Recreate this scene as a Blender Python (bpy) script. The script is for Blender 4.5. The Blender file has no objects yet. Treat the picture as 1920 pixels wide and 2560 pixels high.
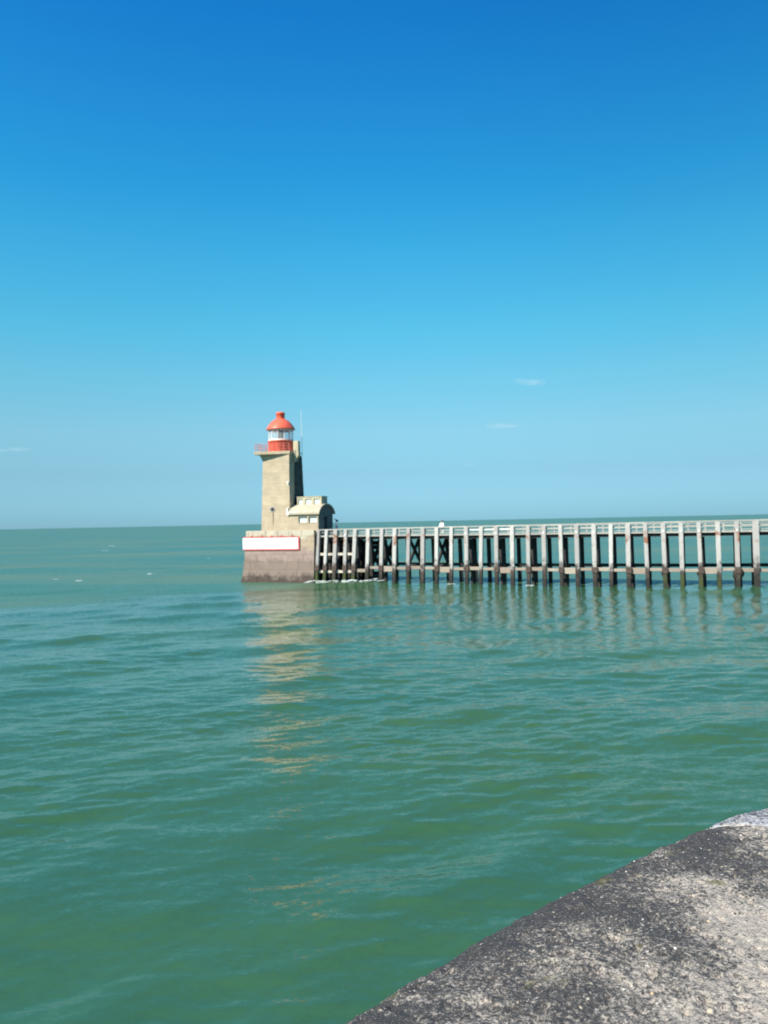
import bpy, math, random
import numpy as np
from mathutils import Vector, Matrix

random.seed(7)
RNG = np.random.default_rng(11)
scene = bpy.context.scene
COL = scene.collection
R = math.radians

# ------------------------------------------------------------------ camera
CAM_Z = 8.0
ROLL = math.atan(38 / 1920)
PITCH = math.atan(24 * math.cos(ROLL) / 1991.0)
cd = bpy.data.cameras.new("camera")
cd.sensor_fit = 'VERTICAL'
cd.sensor_height = 36.0
cd.lens = 36.0 * 1991.0 / 2560.0
cd.clip_start = 0.05
cd.clip_end = 90000
cd.dof.use_dof = True
cd.dof.focus_distance = 2.6
cd.dof.aperture_fstop = 5.6
cam = bpy.data.objects.new("camera", cd)
COL.objects.link(cam)
c_, s_ = math.cos(ROLL), math.sin(ROLL)
cp, sp = math.cos(PITCH), math.sin(PITCH)
def cam_vec(x, y, w):                      # image plane offsets -> world direction
    xr = x * c_ + y * s_
    yr = -x * s_ + y * c_
    return Vector((xr, cp * w - sp * yr, sp * w + cp * yr))
right, up, fwd = cam_vec(1, 0, 0), cam_vec(0, 1, 0), cam_vec(0, 0, 1)
M = Matrix((right, up, -fwd)).transposed().to_4x4()
M.translation = Vector((0, 0, CAM_Z))
cam.matrix_world = M
scene.camera = cam

# ------------------------------------------------------------------ world and sun
SUN_DIR = Vector((-0.75, -0.66, 0.92)).normalized()        # towards the sun
SUN_EL = math.asin(SUN_DIR.z)
world = bpy.data.worlds.new("World")
scene.world = world
world.use_nodes = True
wn, wl = world.node_tree.nodes, world.node_tree.links
wn.clear()
sky = wn.new("ShaderNodeTexSky")
sky.sky_type = 'NISHITA'
sky.sun_disc = False
sky.sun_elevation = SUN_EL
sky.sun_rotation = math.atan2(SUN_DIR.x, SUN_DIR.y)
sky.altitude = 0
sky.air_density = 1.0
sky.dust_density = 0.25
sky.ozone_density = 2.2
# gentle colour balance of the air, the same all the way round the horizon
geo = wn.new("ShaderNodeNewGeometry")
sep = wn.new("ShaderNodeSeparateXYZ")
ramp = wn.new("ShaderNodeValToRGB")
mul = wn.new("ShaderNodeMix"); mul.data_type = 'RGBA'; mul.blend_type = 'MULTIPLY'
mul.inputs[0].default_value = 1.0
neg = wn.new("ShaderNodeMath"); neg.operation = 'MULTIPLY'; neg.inputs[1].default_value = 1.0
bg = wn.new("ShaderNodeBackground")
wo = wn.new("ShaderNodeOutputWorld")
tc = wn.new("ShaderNodeTexCoord")
wl.new(tc.outputs['Generated'], sep.inputs[0])
wl.new(sep.outputs['Z'], ramp.inputs[0])
SKY_RAMP = [(0.0, (0.274, 0.591, 1.019)), (0.01, (0.274, 0.591, 1.019)), (0.062, (0.366, 0.627, 0.817)), (0.112, (0.501, 0.808, 0.853)), (0.175, (0.466, 0.985, 0.968)), (0.236, (0.348, 1.122, 1.108)), (0.316, (0.236, 1.16, 1.26)), (0.39, (0.141, 1.09, 1.362)), (0.471, (0.104, 1.004, 1.435)), (0.542, (0.072, 0.898, 1.462)), (0.75, (0.065, 0.808, 1.316)), (1.0, (0.065, 0.808, 1.316))]
el = ramp.color_ramp.elements
el[0].position, el[0].color = SKY_RAMP[0][0], (*SKY_RAMP[0][1], 1)
el[1].position, el[1].color = SKY_RAMP[-1][0], (*SKY_RAMP[-1][1], 1)
for p, c in SKY_RAMP[1:-1]:
    e = el.new(p); e.color = (*c, 1)
soft = wn.new("ShaderNodeMapRange"); soft.interpolation_type = 'SMOOTHSTEP'
wl.new(sep.outputs['X'], soft.inputs[0])
for i_, v_ in enumerate((-0.1, 0.55, 1.0, 0.80)): soft.inputs[i_ + 1].default_value = v_
dim = wn.new("ShaderNodeVectorMath"); dim.operation = 'SCALE'
wl.new(sky.outputs[0], dim.inputs[0]); wl.new(soft.outputs[0], dim.inputs['Scale'])
wl.new(dim.outputs[0], mul.inputs[6])
wl.new(ramp.outputs[0], mul.inputs[7])
wl.new(mul.outputs[2], bg.inputs[0])
wl.new(bg.outputs[0], wo.inputs[0])
bg.inputs[1].default_value = 0.09

sd = bpy.data.lights.new("sun", 'SUN')
sd.energy = 5.0
sd.angle = R(0.53)
sd.color = (1.0, 0.91, 0.78)
sun = bpy.data.objects.new("sun", sd)
sun.rotation_euler = SUN_DIR.to_track_quat('Z', 'Y').to_euler()
sun.location = (-60, -50, 80)
COL.objects.link(sun)

scene.view_settings.view_transform = 'Standard'
scene.view_settings.look = 'None'
scene.view_settings.exposure = 0.70
scene.view_settings.gamma = 1.0
scene.view_settings.use_curve_mapping = False
scene.cycles.max_bounces = 6
scene.cycles.volume_bounces = 1
scene.cycles.use_denoising = True
scene.cycles.filter_width = 1.6
scene.render.filter_size = 1.6

# ------------------------------------------------------------------ node helpers
class Mat:
    def __init__(s, name):
        s.m = bpy.data.materials.new(name)
        s.m.use_nodes = True
        s.n, s.l = s.m.node_tree.nodes, s.m.node_tree.links
        s.b = s.n['Principled BSDF']
        s.g = s.n.new("ShaderNodeNewGeometry")
        s.pos = s.g.outputs['Position']
    def noise(s, scale, detail=4, rough=0.6, vec=None, stretch=None):
        t = s.n.new("ShaderNodeTexNoise")
        t.inputs['Scale'].default_value = scale
        t.inputs['Detail'].default_value = detail
        t.inputs['Roughness'].default_value = rough
        v = vec or s.pos
        if stretch:
            mp = s.n.new("ShaderNodeMapping"); mp.inputs['Scale'].default_value = stretch
            s.l.new(v, mp.inputs[0]); v = mp.outputs[0]
        s.l.new(v, t.inputs['Vector'])
        return t
    def math(s, op, a, b=None, clamp=False):
        t = s.n.new("ShaderNodeMath"); t.operation = op; t.use_clamp = clamp
        for i, v in enumerate((a, b)):
            if v is None: continue
            if isinstance(v, (int, float)): t.inputs[i].default_value = v
            else: s.l.new(v, t.inputs[i])
        return t.outputs[0]
    def map(s, v, a, b, c=0.0, d=1.0, smooth=True):
        t = s.n.new("ShaderNodeMapRange"); t.interpolation_type = 'SMOOTHSTEP' if smooth else 'LINEAR'
        s.l.new(v, t.inputs[0])
        for i, x in enumerate((a, b, c, d)): t.inputs[i + 1].default_value = x
        return t.outputs[0]
    def mix(s, f, a, b, mode='MIX'):
        t = s.n.new("ShaderNodeMix"); t.data_type = 'RGBA'; t.blend_type = mode
        if isinstance(f, (int, float)): t.inputs[0].default_value = f
        else: s.l.new(f, t.inputs[0])
        for k, v in ((6, a), (7, b)):
            if isinstance(v, tuple): t.inputs[k].default_value = (*v, 1)
            else: s.l.new(v, t.inputs[k])
        return t.outputs[2]
    def z(s):
        t = s.n.new("ShaderNodeSeparateXYZ"); s.l.new(s.pos, t.inputs[0]); return t.outputs[2]
    def rnd(s):
        t = s.n.new("ShaderNodeObjectInfo"); return t.outputs['Random']
    def color(s, c):
        if isinstance(c, tuple): s.b.inputs['Base Color'].default_value = (*c, 1)
        else: s.l.new(c, s.b.inputs['Base Color'])
        return s
    def bump(s, h, strength=0.4, dist=0.02):
        t = s.n.new("ShaderNodeBump"); t.inputs['Strength'].default_value = strength
        t.inputs['Distance'].default_value = dist
        s.l.new(h, t.inputs['Height']); s.l.new(t.outputs[0], s.b.inputs['Normal'])
        return s
    def set(s, **k):
        for a, v in k.items(): s.b.inputs[a.replace('_', ' ')].default_value = v
        return s

def simple(name, c, var=0.2, scale=2.0, rough=0.8, metallic=0.0, bump=0.3):
    m = Mat(name)
    n = m.noise(scale, 6, 0.65)
    f = m.map(n.outputs[0], 0.35, 0.65)
    m.color(m.mix(f, tuple(x * (1 - var) for x in c), tuple(min(1, x * (1 + var)) for x in c)))
    m.set(Roughness=rough, Metallic=metallic)
    m.bump(m.noise(scale * 12, 4).outputs[0], bump, 0.01)
    return m.m

# ------------------------------------------------------------------ mesh helpers
def tag(o, label=None, cat=None, group=None, kind=None):
    for k, v in (('label', label), ('category', cat), ('group', group), ('kind', kind)):
        if v: o[k] = v
    return o
def link(name, me, mat=None, parent=None):
    if mat is not None:
        me.materials.clear(); me.materials.append(mat)
    o = bpy.data.objects.new(name, me)
    COL.objects.link(o)
    if parent is not None: o.parent = parent
    return o
def empty(name, loc=(0, 0, 0), rz=0.0):
    o = bpy.data.objects.new(name, None)
    o.location = loc; o.rotation_euler = (0, 0, rz)
    o.empty_display_size = 0.2
    COL.objects.link(o)
    return o
class MB:
    def __init__(s): s.v, s.f, s.sm = [], [], []
    def add(s, vs, fs, smooth=False):
        k = len(s.v); s.v += [tuple(v) for v in vs]
        s.f += [tuple(i + k for i in f) for f in fs]; s.sm += [smooth] * len(fs)
        return s
    def hexa(s, p):        # 8 points: bottom 4 ccw, top 4 ccw
        return s.add(p, [(3, 2, 1, 0), (4, 5, 6, 7), (0, 1, 5, 4), (1, 2, 6, 5), (2, 3, 7, 6), (3, 0, 4, 7)])
    def box(s, x0, x1, y0, y1, z0, z1):
        return s.hexa([(x0, y0, z0), (x1, y0, z0), (x1, y1, z0), (x0, y1, z0),
                       (x0, y0, z1), (x1, y0, z1), (x1, y1, z1), (x0, y1, z1)])
    def prism(s, pts, z0, z1):
        n = len(pts)
        v = [(x, y, z0) for x, y in pts] + [(x, y, z1) for x, y in pts]
        return s.add(v, [tuple(range(n - 1, -1, -1)), tuple(range(n, 2 * n))] +
                     [(i, (i + 1) % n, n + (i + 1) % n, n + i) for i in range(n)])
    def beam(s, p0, p1, w, h, upv=(0, 0, 1), w1=None, h1=None):
        p0, p1 = Vector(p0), Vector(p1); d = (p1 - p0).normalized()
        a = d.cross(Vector(upv)).normalized(); b = a.cross(d).normalized()
        w1 = w1 or w; h1 = h1 or h
        q = []
        for p, ww, hh in ((p0, w, h), (p1, w1, h1)):
            q += [p - a * ww / 2 - b * hh / 2, p + a * ww / 2 - b * hh / 2, p + a * ww / 2 + b * hh / 2, p - a * ww / 2 + b * hh / 2]
        return s.hexa(q)
    def tube(s, p0, p1, r0, r1=None, n=8, smooth=True):
        p0, p1 = Vector(p0), Vector(p1); d = (p1 - p0).normalized()
        a = d.orthogonal().normalized(); b = d.cross(a); r1 = r0 if r1 is None else r1
        v = []
        for p, r in ((p0, r0), (p1, r1)):
            for i in range(n):
                t = 2 * math.pi * i / n; v.append(p + a * (r * math.cos(t)) + b * (r * math.sin(t)))
        s.add(v, [(i, (i + 1) % n, n + (i + 1) % n, n + i) for i in range(n)], smooth)
        return s.add(v, [tuple(range(n - 1, -1, -1)), tuple(range(n, 2 * n))])
    def lathe(s, cx, cy, prof, n=40, smooth=True, a0=0.0, a1=2 * math.pi):
        full = abs(a1 - a0 - 2 * math.pi) < 1e-6
        k = n if full else n + 1
        v = []
        for r, z in prof:
            for i in range(k):
                t = a0 + (a1 - a0) * i / n; v.append((cx + r * math.cos(t), cy + r * math.sin(t), z))
        f = []
        for j in range(len(prof) - 1):
            for i in range(n):
                i2 = (i + 1) % k
                f.append((j * k + i, j * k + i2, (j + 1) * k + i2, (j + 1) * k + i))
        return s.add(v, f, smooth)
    def build(s, name, mat=None, parent=None, bevel=0):
        me = bpy.data.meshes.new(name); me.from_pydata(s.v, [], s.f)
        me.polygons.foreach_set('use_smooth', s.sm)
        me.update()
        o = link(name, me, mat, parent)
        if bevel:
            b = o.modifiers.new("bevel", 'BEVEL'); b.width = bevel; b.segments = 1; b.limit_method = 'ANGLE'
        return o

def fnoise(x, y, seed=0):                     # smooth value noise, numpy
    xi, yi = np.floor(x), np.floor(y); xf, yf = x - xi, y - yi
    def h(a, b):
        t = np.sin(a * 127.1 + b * 311.7 + seed * 74.7) * 43758.5453
        return t - np.floor(t)
    u, v = xf * xf * (3 - 2 * xf), yf * yf * (3 - 2 * yf)
    return (h(xi, yi) * (1 - u) + h(xi + 1, yi) * u) * (1 - v) + (h(xi, yi + 1) * (1 - u) + h(xi + 1, yi + 1) * u) * v
def grid_mesh(name, X, Y, Z, smooth=True, keep=None):
    nr, nc = X.shape
    co = np.stack([X, Y, Z], -1).reshape(-1, 3).astype(np.float32)
    idx = np.arange(nr * nc).reshape(nr, nc)
    q = np.stack([idx[:-1, :-1], idx[:-1, 1:], idx[1:, 1:], idx[1:, :-1]], -1).reshape(-1, 4)
    if keep is not None: q = q[keep.reshape(-1)]
    me = bpy.data.meshes.new(name)
    me.vertices.add(len(co)); me.vertices.foreach_set('co', co.ravel())
    me.loops.add(q.size); me.loops.foreach_set('vertex_index', q.ravel().astype(np.int32))
    me.polygons.add(len(q))
    me.polygons.foreach_set('loop_start', np.arange(0, q.size, 4, dtype=np.int32))
    me.polygons.foreach_set('loop_total', np.full(len(q), 4, dtype=np.int32))
    me.polygons.foreach_set('use_smooth', np.full(len(q), smooth))
    me.update(calc_edges=True)
    return me

# ------------------------------------------------------------------ the jetty's own frame
O = (-9.605, 106.663)
TH = R(-21)
U = Vector((math.cos(TH), math.sin(TH))); N = Vector((-math.sin(TH), math.cos(TH)))

# ------------------------------------------------------------------ water
def wave_height(X, Y, spacing):
    Z = np.zeros_like(X)
    rng = np.random.default_rng(5)
    env = 0.45 + 1.1 * fnoise(X / 9.0 + 3, Y / 14.0, 3)
    env2 = 0.35 + 1.3 * fnoise(X / 3.1, Y / 4.7 + 9, 8)
    lam = np.geomspace(0.45, 15.0, 52)
    for i, L in enumerate(lam):
        a = R(90 + 18) + rng.normal(0, 0.42)
        slope = SLOPE * (1.15 if L < 2.2 else 0.85 if L < 6 else 0.72)
        A = slope * L / (2 * math.pi)
        k = 2 * math.pi / L
        ph = rng.uniform(0, 6.28)
        arg = k * (X * math.cos(a) + Y * math.sin(a)) + ph + 1.3 * fnoise(X / (3 * L), Y / (3 * L), i)
        w = np.clip((L / np.maximum(spacing, 1e-3) - 2.2) / 2.0, 0, 1)
        s = np.sin(arg)
        Z += A * w * (env2 if L < 3 else env) * (s - 0.18 * np.cos(2 * arg))
    return Z
SLOPE = 0.019
rad = [2.0, 4.0, 6.0, 7.5]
dpx = 8 * 1991.0 / 8.0
r = 8.0
while r < 60000:
    rad.append(r)
    r += max(0.06, r * r / (8 * 1991.0) * 1.6)
    if r > 3000: r *= 1.12
rad = np.array(rad)
ang = np.concatenate([np.linspace(-180, -34, 60)[:-1], np.linspace(-34, 34, 1150), np.linspace(34, 180, 60)[1:]])
RR, AA = np.meshgrid(rad, np.radians(ang), indexing='ij')
X, Y = RR * np.sin(AA), RR * np.cos(AA)
dr = np.gradient(rad)[:, None] * np.ones_like(AA)
da = np.abs(np.gradient(np.radians(ang)))[None, :] * RR
Z = wave_height(X, Y, np.maximum(dr, da))
Z *= np.clip((2500 - RR) / 1500, 0, 1)
water_me = grid_mesh("sea_water", X, Y, Z)
water_me.flip_normals()
m = Mat("sea_water_surface")
# rougher, more wind-ruffled water outside the shelter of the pier heads (a line across the entrance)
sepw = m.n.new("ShaderNodeSeparateXYZ"); m.l.new(m.pos, sepw.inputs[0])
line_a = m.math('ADD', m.math('MULTIPLY', sepw.outputs[0], 0.76), 108.5)       # edge of the shelter, seaward of the head
line_b = m.math('ADD', m.math('MULTIPLY', sepw.outputs[0], -0.383), 104.0)     # along the pier
off = m.math('SUBTRACT', sepw.outputs[1], m.math('MINIMUM', line_a, line_b))
edge_n = m.noise(0.05, 2, 0.5)
off = m.math('ADD', off, m.map(edge_n.outputs[0], 0.3, 0.7, -3, 3))
outer = m.map(off, -4.0, 5.0)
n1 = m.noise(2.6, 3, 0.6, stretch=(1.0, 1.9, 1.0))
n2 = m.noise(9.0, 2, 0.6, stretch=(1.0, 1.7, 1.0))
def centred(t, k):
    a = m.n.new("ShaderNodeVectorMath"); a.operation = 'SUBTRACT'; m.l.new(t.outputs['Color'], a.inputs[0]); a.inputs[1].default_value = (0.5, 0.5, 0.5)
    b = m.n.new("ShaderNodeVectorMath"); b.operation = 'MULTIPLY'; m.l.new(a.outputs[0], b.inputs[0]); b.inputs[1].default_value = (k * 0.6, k, 0)
    return b.outputs[0]
add = m.n.new("ShaderNodeVectorMath"); add.operation = 'ADD'
m.l.new(centred(n1, 0.42), add.inputs[0]); m.l.new(centred(n2, 0.38), add.inputs[1])
gust = m.noise(0.035, 3, 0.6, stretch=(0.6, 1.6, 1))
chop = m.map(sepw.outputs[1], 50.0, 98.0, 0.75, 1.5)      # the open middle of the channel is choppier than under the quay
amp = m.math('ADD', m.math('ADD', chop, m.map(outer, 0, 1, 0.0, 2.6)), m.map(gust.outputs[0], 0.3, 0.7, -0.2, 0.35))
scl = m.n.new("ShaderNodeVectorMath"); scl.operation = 'SCALE'; m.l.new(add.outputs[0], scl.inputs[0]); m.l.new(amp, scl.inputs['Scale'])
an = m.n.new("ShaderNodeVectorMath"); an.operation = 'ADD'; m.l.new(m.g.outputs['Normal'], an.inputs[0]); m.l.new(scl.outputs[0], an.inputs[1])
nn = m.n.new("ShaderNodeVectorMath"); nn.operation = 'NORMALIZE'; m.l.new(an.outputs[0], nn.inputs[0])
m.l.new(nn.outputs[0], m.b.inputs['Normal'])
silt = m.noise(0.02, 4, 0.6, stretch=(0.5, 1.5, 1))
body_in = m.mix(m.map(silt.outputs[0], 0.35, 0.68), (0.029, 0.095, 0.050), (0.043, 0.103, 0.036))
body_out = m.mix(m.map(silt.outputs[0], 0.40, 0.65), (0.042, 0.135, 0.092), (0.095, 0.155, 0.078))
body = m.mix(outer, body_in, body_out)
m.color(body)
m.set(IOR=1.333)
m.l.new(m.map(outer, 0, 1, 0.10, 0.32), m.b.inputs['Roughness'])
WATER_MAT = m
sea = link("sea_water", water_me, m.m)
tag(sea, kind='structure')

def water_z(x, y):
    return float(wave_height(np.array([[x]], float), np.array([[y]], float), np.array([[0.5]]))[0, 0])

# ------------------------------------------------------------------ materials for built things
def stone_mat():
    m = Mat("weathered_harbour_stone")
    z = m.z()
    n = m.noise(0.9, 6, 0.65)
    zz = m.math('ADD', z, m.map(n.outputs[0], 0.3, 0.7, -0.55, 0.55))
    c = m.mix(m.map(zz, 0.35, 1.35), (0.060, 0.043, 0.036), (0.215, 0.165, 0.135))
    c = m.mix(m.map(zz, 2.6, 3.4), c, (0.30, 0.225, 0.195))
    c = m.mix(m.map(zz, 4.1, 5.0), c, (0.40, 0.32, 0.225))
    c = m.mix(m.map(zz, 6.0, 6.4), c, (0.50, 0.455, 0.35))
    rr = m.rnd()
    c = m.mix(1.0, c, m.mix(rr, (0.93, 0.92, 0.92), (1.06, 1.05, 1.03)), 'MULTIPLY')
    st = m.noise(1.6, 6, 0.7, stretch=(1, 1, 0.35))
    c = m.mix(m.map(st.outputs[0], 0.5, 0.72, 0, 0.5), c, (0.12, 0.095, 0.08))
    m.color(c).set(Roughness=0.9)
    m.bump(m.noise(7, 6, 0.7).outputs[0], 0.7, 0.06)
    return m.m
STONE = stone_mat()
def concrete_mat(name, base, streak=(0.20, 0.16, 0.10)):
    m = Mat(name)
    a = m.noise(0.8, 6, 0.6)
    c = m.mix(m.map(a.outputs[0], 0.3, 0.7), tuple(x * 0.88 for x in base), tuple(x * 1.1 for x in base))
    h = m.noise(1.2, 5, 0.65, stretch=(0.7, 0.7, 4.0))
    c = m.mix(m.map(h.outputs[0], 0.48, 0.75, 0, 0.5), c, tuple(x * 0.72 for x in base))
    v = m.noise(2.2, 5, 0.7, stretch=(2.0, 2.0, 0.22))
    c = m.mix(m.map(v.outputs[0], 0.56, 0.78, 0, 0.55), c, streak)
    c = m.mix(1.0, c, m.mix(m.rnd(), (0.95, 0.95, 0.95), (1.05, 1.04, 1.02)), 'MULTIPLY')
    m.color(c).set(Roughness=0.88)
    m.bump(m.noise(10, 5, 0.7).outputs[0], 0.35, 0.03)
    return m.m
CONC = concrete_mat("tan_tower_concrete", (0.43, 0.355, 0.245))
CONC_PALE = concrete_mat("pale_annex_concrete", (0.46, 0.41, 0.285), (0.28, 0.25, 0.18))
ROOFC = concrete_mat("pale_vault_render", (0.44, 0.39, 0.285), (0.30, 0.27, 0.2))
RED = simple("red_lantern_paint", (0.74, 0.130, 0.070), 0.12, 1.5, 0.36)
RAILRED = simple("red_railing_paint", (0.60, 0.16, 0.14), 0.1, 3, 0.5)
WHITE = simple("white_paint", (0.78, 0.77, 0.73), 0.06, 2, 0.5)
SIGNW = simple("white_sign_enamel", (0.88, 0.88, 0.88), 0.01, 2, 0.5, bump=0.05)
SIGNR = simple("red_sign_border", (0.62, 0.10, 0.09), 0.08, 3, 0.5)
FRAME = simple("grey_white_frame", (0.52, 0.53, 0.49), 0.1, 3, 0.5)
PANE = Mat("pale_window_glass").color((0.52, 0.58, 0.56)).set(Roughness=0.12, IOR=1.5).m  # one pale base colour for all window panes
DARKM = simple("dark_opening", (0.012, 0.012, 0.014), 0.2, 4, 0.6)
DOORM = simple("dark_blue_door", (0.012, 0.018, 0.035), 0.2, 4, 0.45)
METAL = simple("grey_metal", (0.30, 0.30, 0.29), 0.15, 5, 0.45, 0.5)
FLANK_SHADE = simple("shade_dark_render", (0.065, 0.066, 0.055), 0.3, 1.2, 0.9)  # shade of the tower's right flank, put into a dark base colour
GABLE = simple("shade_dark_gable", (0.13, 0.135, 0.115), 0.25, 1.2, 0.9)  # gable colour darkened to carry the shade on this side
CREAM = simple("cream_painted_waling", (0.50, 0.45, 0.36), 0.25, 2.0, 0.85)
LENSM = Mat("fresnel_lens_glass").color((0.10, 0.17, 0.15)).set(Roughness=0.1, IOR=1.5).m
gm = Mat("lantern_glass"); gm.color((0.85, 0.92, 0.95)).set(Roughness=0.03, IOR=1.45, Alpha=0.22); LGLASS = gm.m

def pile_mat(name, dark=False):
    m = Mat(name)
    z = m.z()
    n = m.noise(1.1, 5, 0.7)
    zz = m.math('ADD', z, m.map(n.outputs[0], 0.3, 0.7, -0.75, 0.75))
    top = m.mix(m.rnd(), (0.33, 0.315, 0.295), (0.50, 0.495, 0.46))
    grain = m.noise(3.0, 6, 0.75, stretch=(5, 5, 0.35))
    top = m.mix(m.map(grain.outputs[0], 0.45, 0.75, 0, 0.7), top, (0.23, 0.20, 0.18))
    c = m.mix(m.map(zz, 1.8, 3.2), (0.050, 0.039, 0.032), top)
    c = m.mix(m.map(zz, 0.7, 1.6), (0.016, 0.016, 0.012), c)
    alg = m.noise(0.23, 2, 0.5)
    galg = m.math('MULTIPLY', m.map(alg.outputs[0], 0.50, 0.62, 0, .8), m.map(zz, 1.9, 0.9))
    c = m.mix(galg, c, (0.045, 0.065, 0.012))
    # rust bleeding from the bolts under the deck
    rs = m.noise(0.37, 2, 0.5)
    band = m.math('MULTIPLY', m.map(zz, 5.0, 5.5), m.map(zz, 6.2, 5.95))
    c = m.mix(m.math('MULTIPLY', band, m.map(rs.outputs[0], 0.51, 0.64)), c, (0.24, 0.11, 0.065))
    m.color(c).set(Roughness=0.85)
    m.bump(grain.outputs[0], 0.5, 0.03)
    return m.m
PILE = pile_mat("weathered_pile_timber")
def timber(name, a, b):
    m = Mat(name)
    g = m.noise(2.0, 6, 0.7, stretch=(1, 1, 5))
    c = m.mix(m.rnd(), a, b)
    c = m.mix(m.map(g.outputs[0], 0.45, 0.75, 0, 0.6), c, tuple(x * 0.5 for x in a))
    m.color(c).set(Roughness=0.85); m.bump(g.outputs[0], 0.4, 0.02)
    return m.m
WALE = timber("brown_grey_waling", (0.26, 0.205, 0.16), (0.40, 0.345, 0.275))
RAILT = timber("silvered_rail_timber", (0.32, 0.315, 0.285), (0.44, 0.42, 0.37))
RAILW = timber("white_rail_board", (0.78, 0.76, 0.70), (0.82, 0.80, 0.74))
DKT = timber("shade_dark_timber", (0.018, 0.017, 0.016), (0.040, 0.036, 0.032))  # under-deck timbers: their shade is painted in as a near-black base colour
DECKT = timber("deck_timber", (0.20, 0.18, 0.15), (0.28, 0.25, 0.21))
WEED = simple("brown_seaweed_and_mussels", (0.030, 0.022, 0.014), 0.5, 6, 0.7, bump=0.8)
GREENW = simple("rubbed_dark_fender", (0.055, 0.05, 0.035), 0.4, 3, 0.8)

# ------------------------------------------------------------------ pier head (masonry platform)
head = empty("stone_pier_head", (O[0], O[1], 0), TH)
tag(head, "broad brown and tan stone pier head carrying the lighthouse, dark at the waterline", "pier head")
def front_y(z): return float(np.interp(z, [-2, 0, 1.5, 4, 7.1], [-0.35, 0.0, 0.16, 0.30, 0.42]))
def left_x(z): return float(np.interp(z, [-2, 0, 1.5, 4, 7.1], [-11.7, -11.12, -10.88, -10.66, -10.46]))
BACK = 10.5
zs = [-2, 0, 1.5, 4, 6.3]
v, f = [], []
for zz in zs:
    v += [(left_x(zz) + 0.28, front_y(zz) + 0.28, zz), (-0.02, front_y(zz) + 0.28, zz), (-0.02, BACK - .3, zz), (left_x(zz) + 0.28, BACK - .3, zz)]
for j in range(len(zs) - 1):
    for i in range(4):
        f.append((j * 4 + i, j * 4 + (i + 1) % 4, j * 4 + 4 + (i + 1) % 4, j * 4 + 4 + i))
f.append(tuple(range((len(zs) - 1) * 4, len(zs) * 4)))
MB().add(v, f).build("core", STONE, head)
courses = [(-1.6, 0.75), (0.75, 1.75), (1.75, 2.75), (2.75, 3.75), (3.75, 4.75), (4.75, 5.5), (5.5, 6.22)]
for ci, (z0, z1) in enumerate(courses):
    xs = [left_x((z0 + z1) / 2)]
    w = [1.75, 2.1, 1.9, 2.3, 1.8, 2.2, 2.0][ci]
    x = xs[0] + w * (0.5 + 0.45 * (ci % 2))
    while x < -0.9:
        xs.append(x + random.uniform(-.15, .15)); x += w
    xs.append(0.0)
    for i in range(len(xs) - 1):
        a, b = xs[i] + 0.009, xs[i + 1] - 0.009
        if i == len(xs) - 2: b = 0.0
        pr = random.uniform(-0.012, 0.015)
        la, lb = (left_x(z0), left_x(z1)) if i == 0 else (a, a)
        p = [(la, front_y(z0) - pr, z0 + .009), (b, front_y(z0) - pr, z0 + .009), (b, front_y(z0) + .4, z0 + .009), (la, front_y(z0) + .4, z0 + .009),
             (lb, front_y(z1) - pr, z1 - .009), (b, front_y(z1) - pr, z1 - .009), (b, front_y(z1) + .4, z1 - .009), (lb, front_y(z1) + .4, z1 - .009)]
        MB().hexa(p).build("stone_block", STONE, head)
    # side blocks (left, seaward) and right side
    for side in (0, 1):
        ys = list(np.arange(front_y(z0) + 0.42, BACK, 2.2)) + [BACK]
        for i in range(len(ys) - 1):
            a, b = ys[i], ys[i + 1] - .03
            if b - a < .3: continue
            if side == 0:
                x0, x1 = left_x(z0), left_x(z1)
                p = [(x0, a, z0 + .009), (x0 + .4, a, z0 + .009), (x0 + .4, b, z0 + .009), (x0, b, z0 + .009),
                     (x1, a, z1 - .009), (x1 + .4, a, z1 - .009), (x1 + .4, b, z1 - .009), (x1, b, z1 - .009)]
                MB().hexa(p).build("stone_block", STONE, head)
            else:
                MB().box(-.35, 0.0, a, b, z0 + .02, z1 - .009).build("stone_block", STONE, head)
# parapet stones
xs = [left_x(6.6), -9.35, -7.4, -5.5, -3.75, -1.9, 0.0]
for i in range(len(xs) - 1):
    MB().box(xs[i] + (0.012 if i else 0), xs[i + 1] - (.012 if i < 5 else 0), front_y(6.6), front_y(6.6) + .45, 6.22, 7.05 + random.uniform(-.012, .012)).build("parapet_stone", STONE, head, 0.03)
for i in range(4):
    MB().box(left_x(6.6), left_x(6.6) + .45, front_y(6.6) + .47 + i * 2.4, front_y(6.6) + .45 + (i + 1) * 2.4, 6.22, 7.05).build("parapet_stone", STONE, head, 0.03)
MB().box(left_x(6.6) + .46, -0.02, front_y(6.6) + .46, BACK, 6.302, 6.36).build("paving", CONC_PALE, head)
# timber rubbing post on the corner
MB().box(0.01, 0.13, 0.42, 0.75, -1.5, 6.95).build("rubbing_post", GREENW, head, 0.02)

# sign on the pier head
sg = empty("name_board", (O[0], O[1], 0), TH)
tag(sg, "long blank white board with a red border on the wall below the lighthouse", "sign")
sx0, sx1, sz0, sz1 = -10.86, -2.12, 4.40, 6.22
MB().box(sx0, sx1 - .2, 0.14, 0.20, sz0 + .17, sz1 - .15).build("panel", SIGNW, sg)
MB().box(sx0 + .05, sx1, 0.15, 0.215, sz1 - .147, sz1).build("border", SIGNR, sg)
MB().box(sx0 + .05, sx1, 0.15, 0.215, sz0, sz0 + .167).build("border", SIGNR, sg)
MB().box(sx1 - .197, sx1, 0.151, 0.214, sz0 + .17, sz1 - .15).build("border", SIGNR, sg)
for bx in (-9.5, -7.95, -6.4, -4.85, -3.3):
    MB().box(bx - .07, bx + .07, 0.16, 0.5, sz1 + .003, sz1 + .17).build("bracket", SIGNR, sg)

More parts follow.
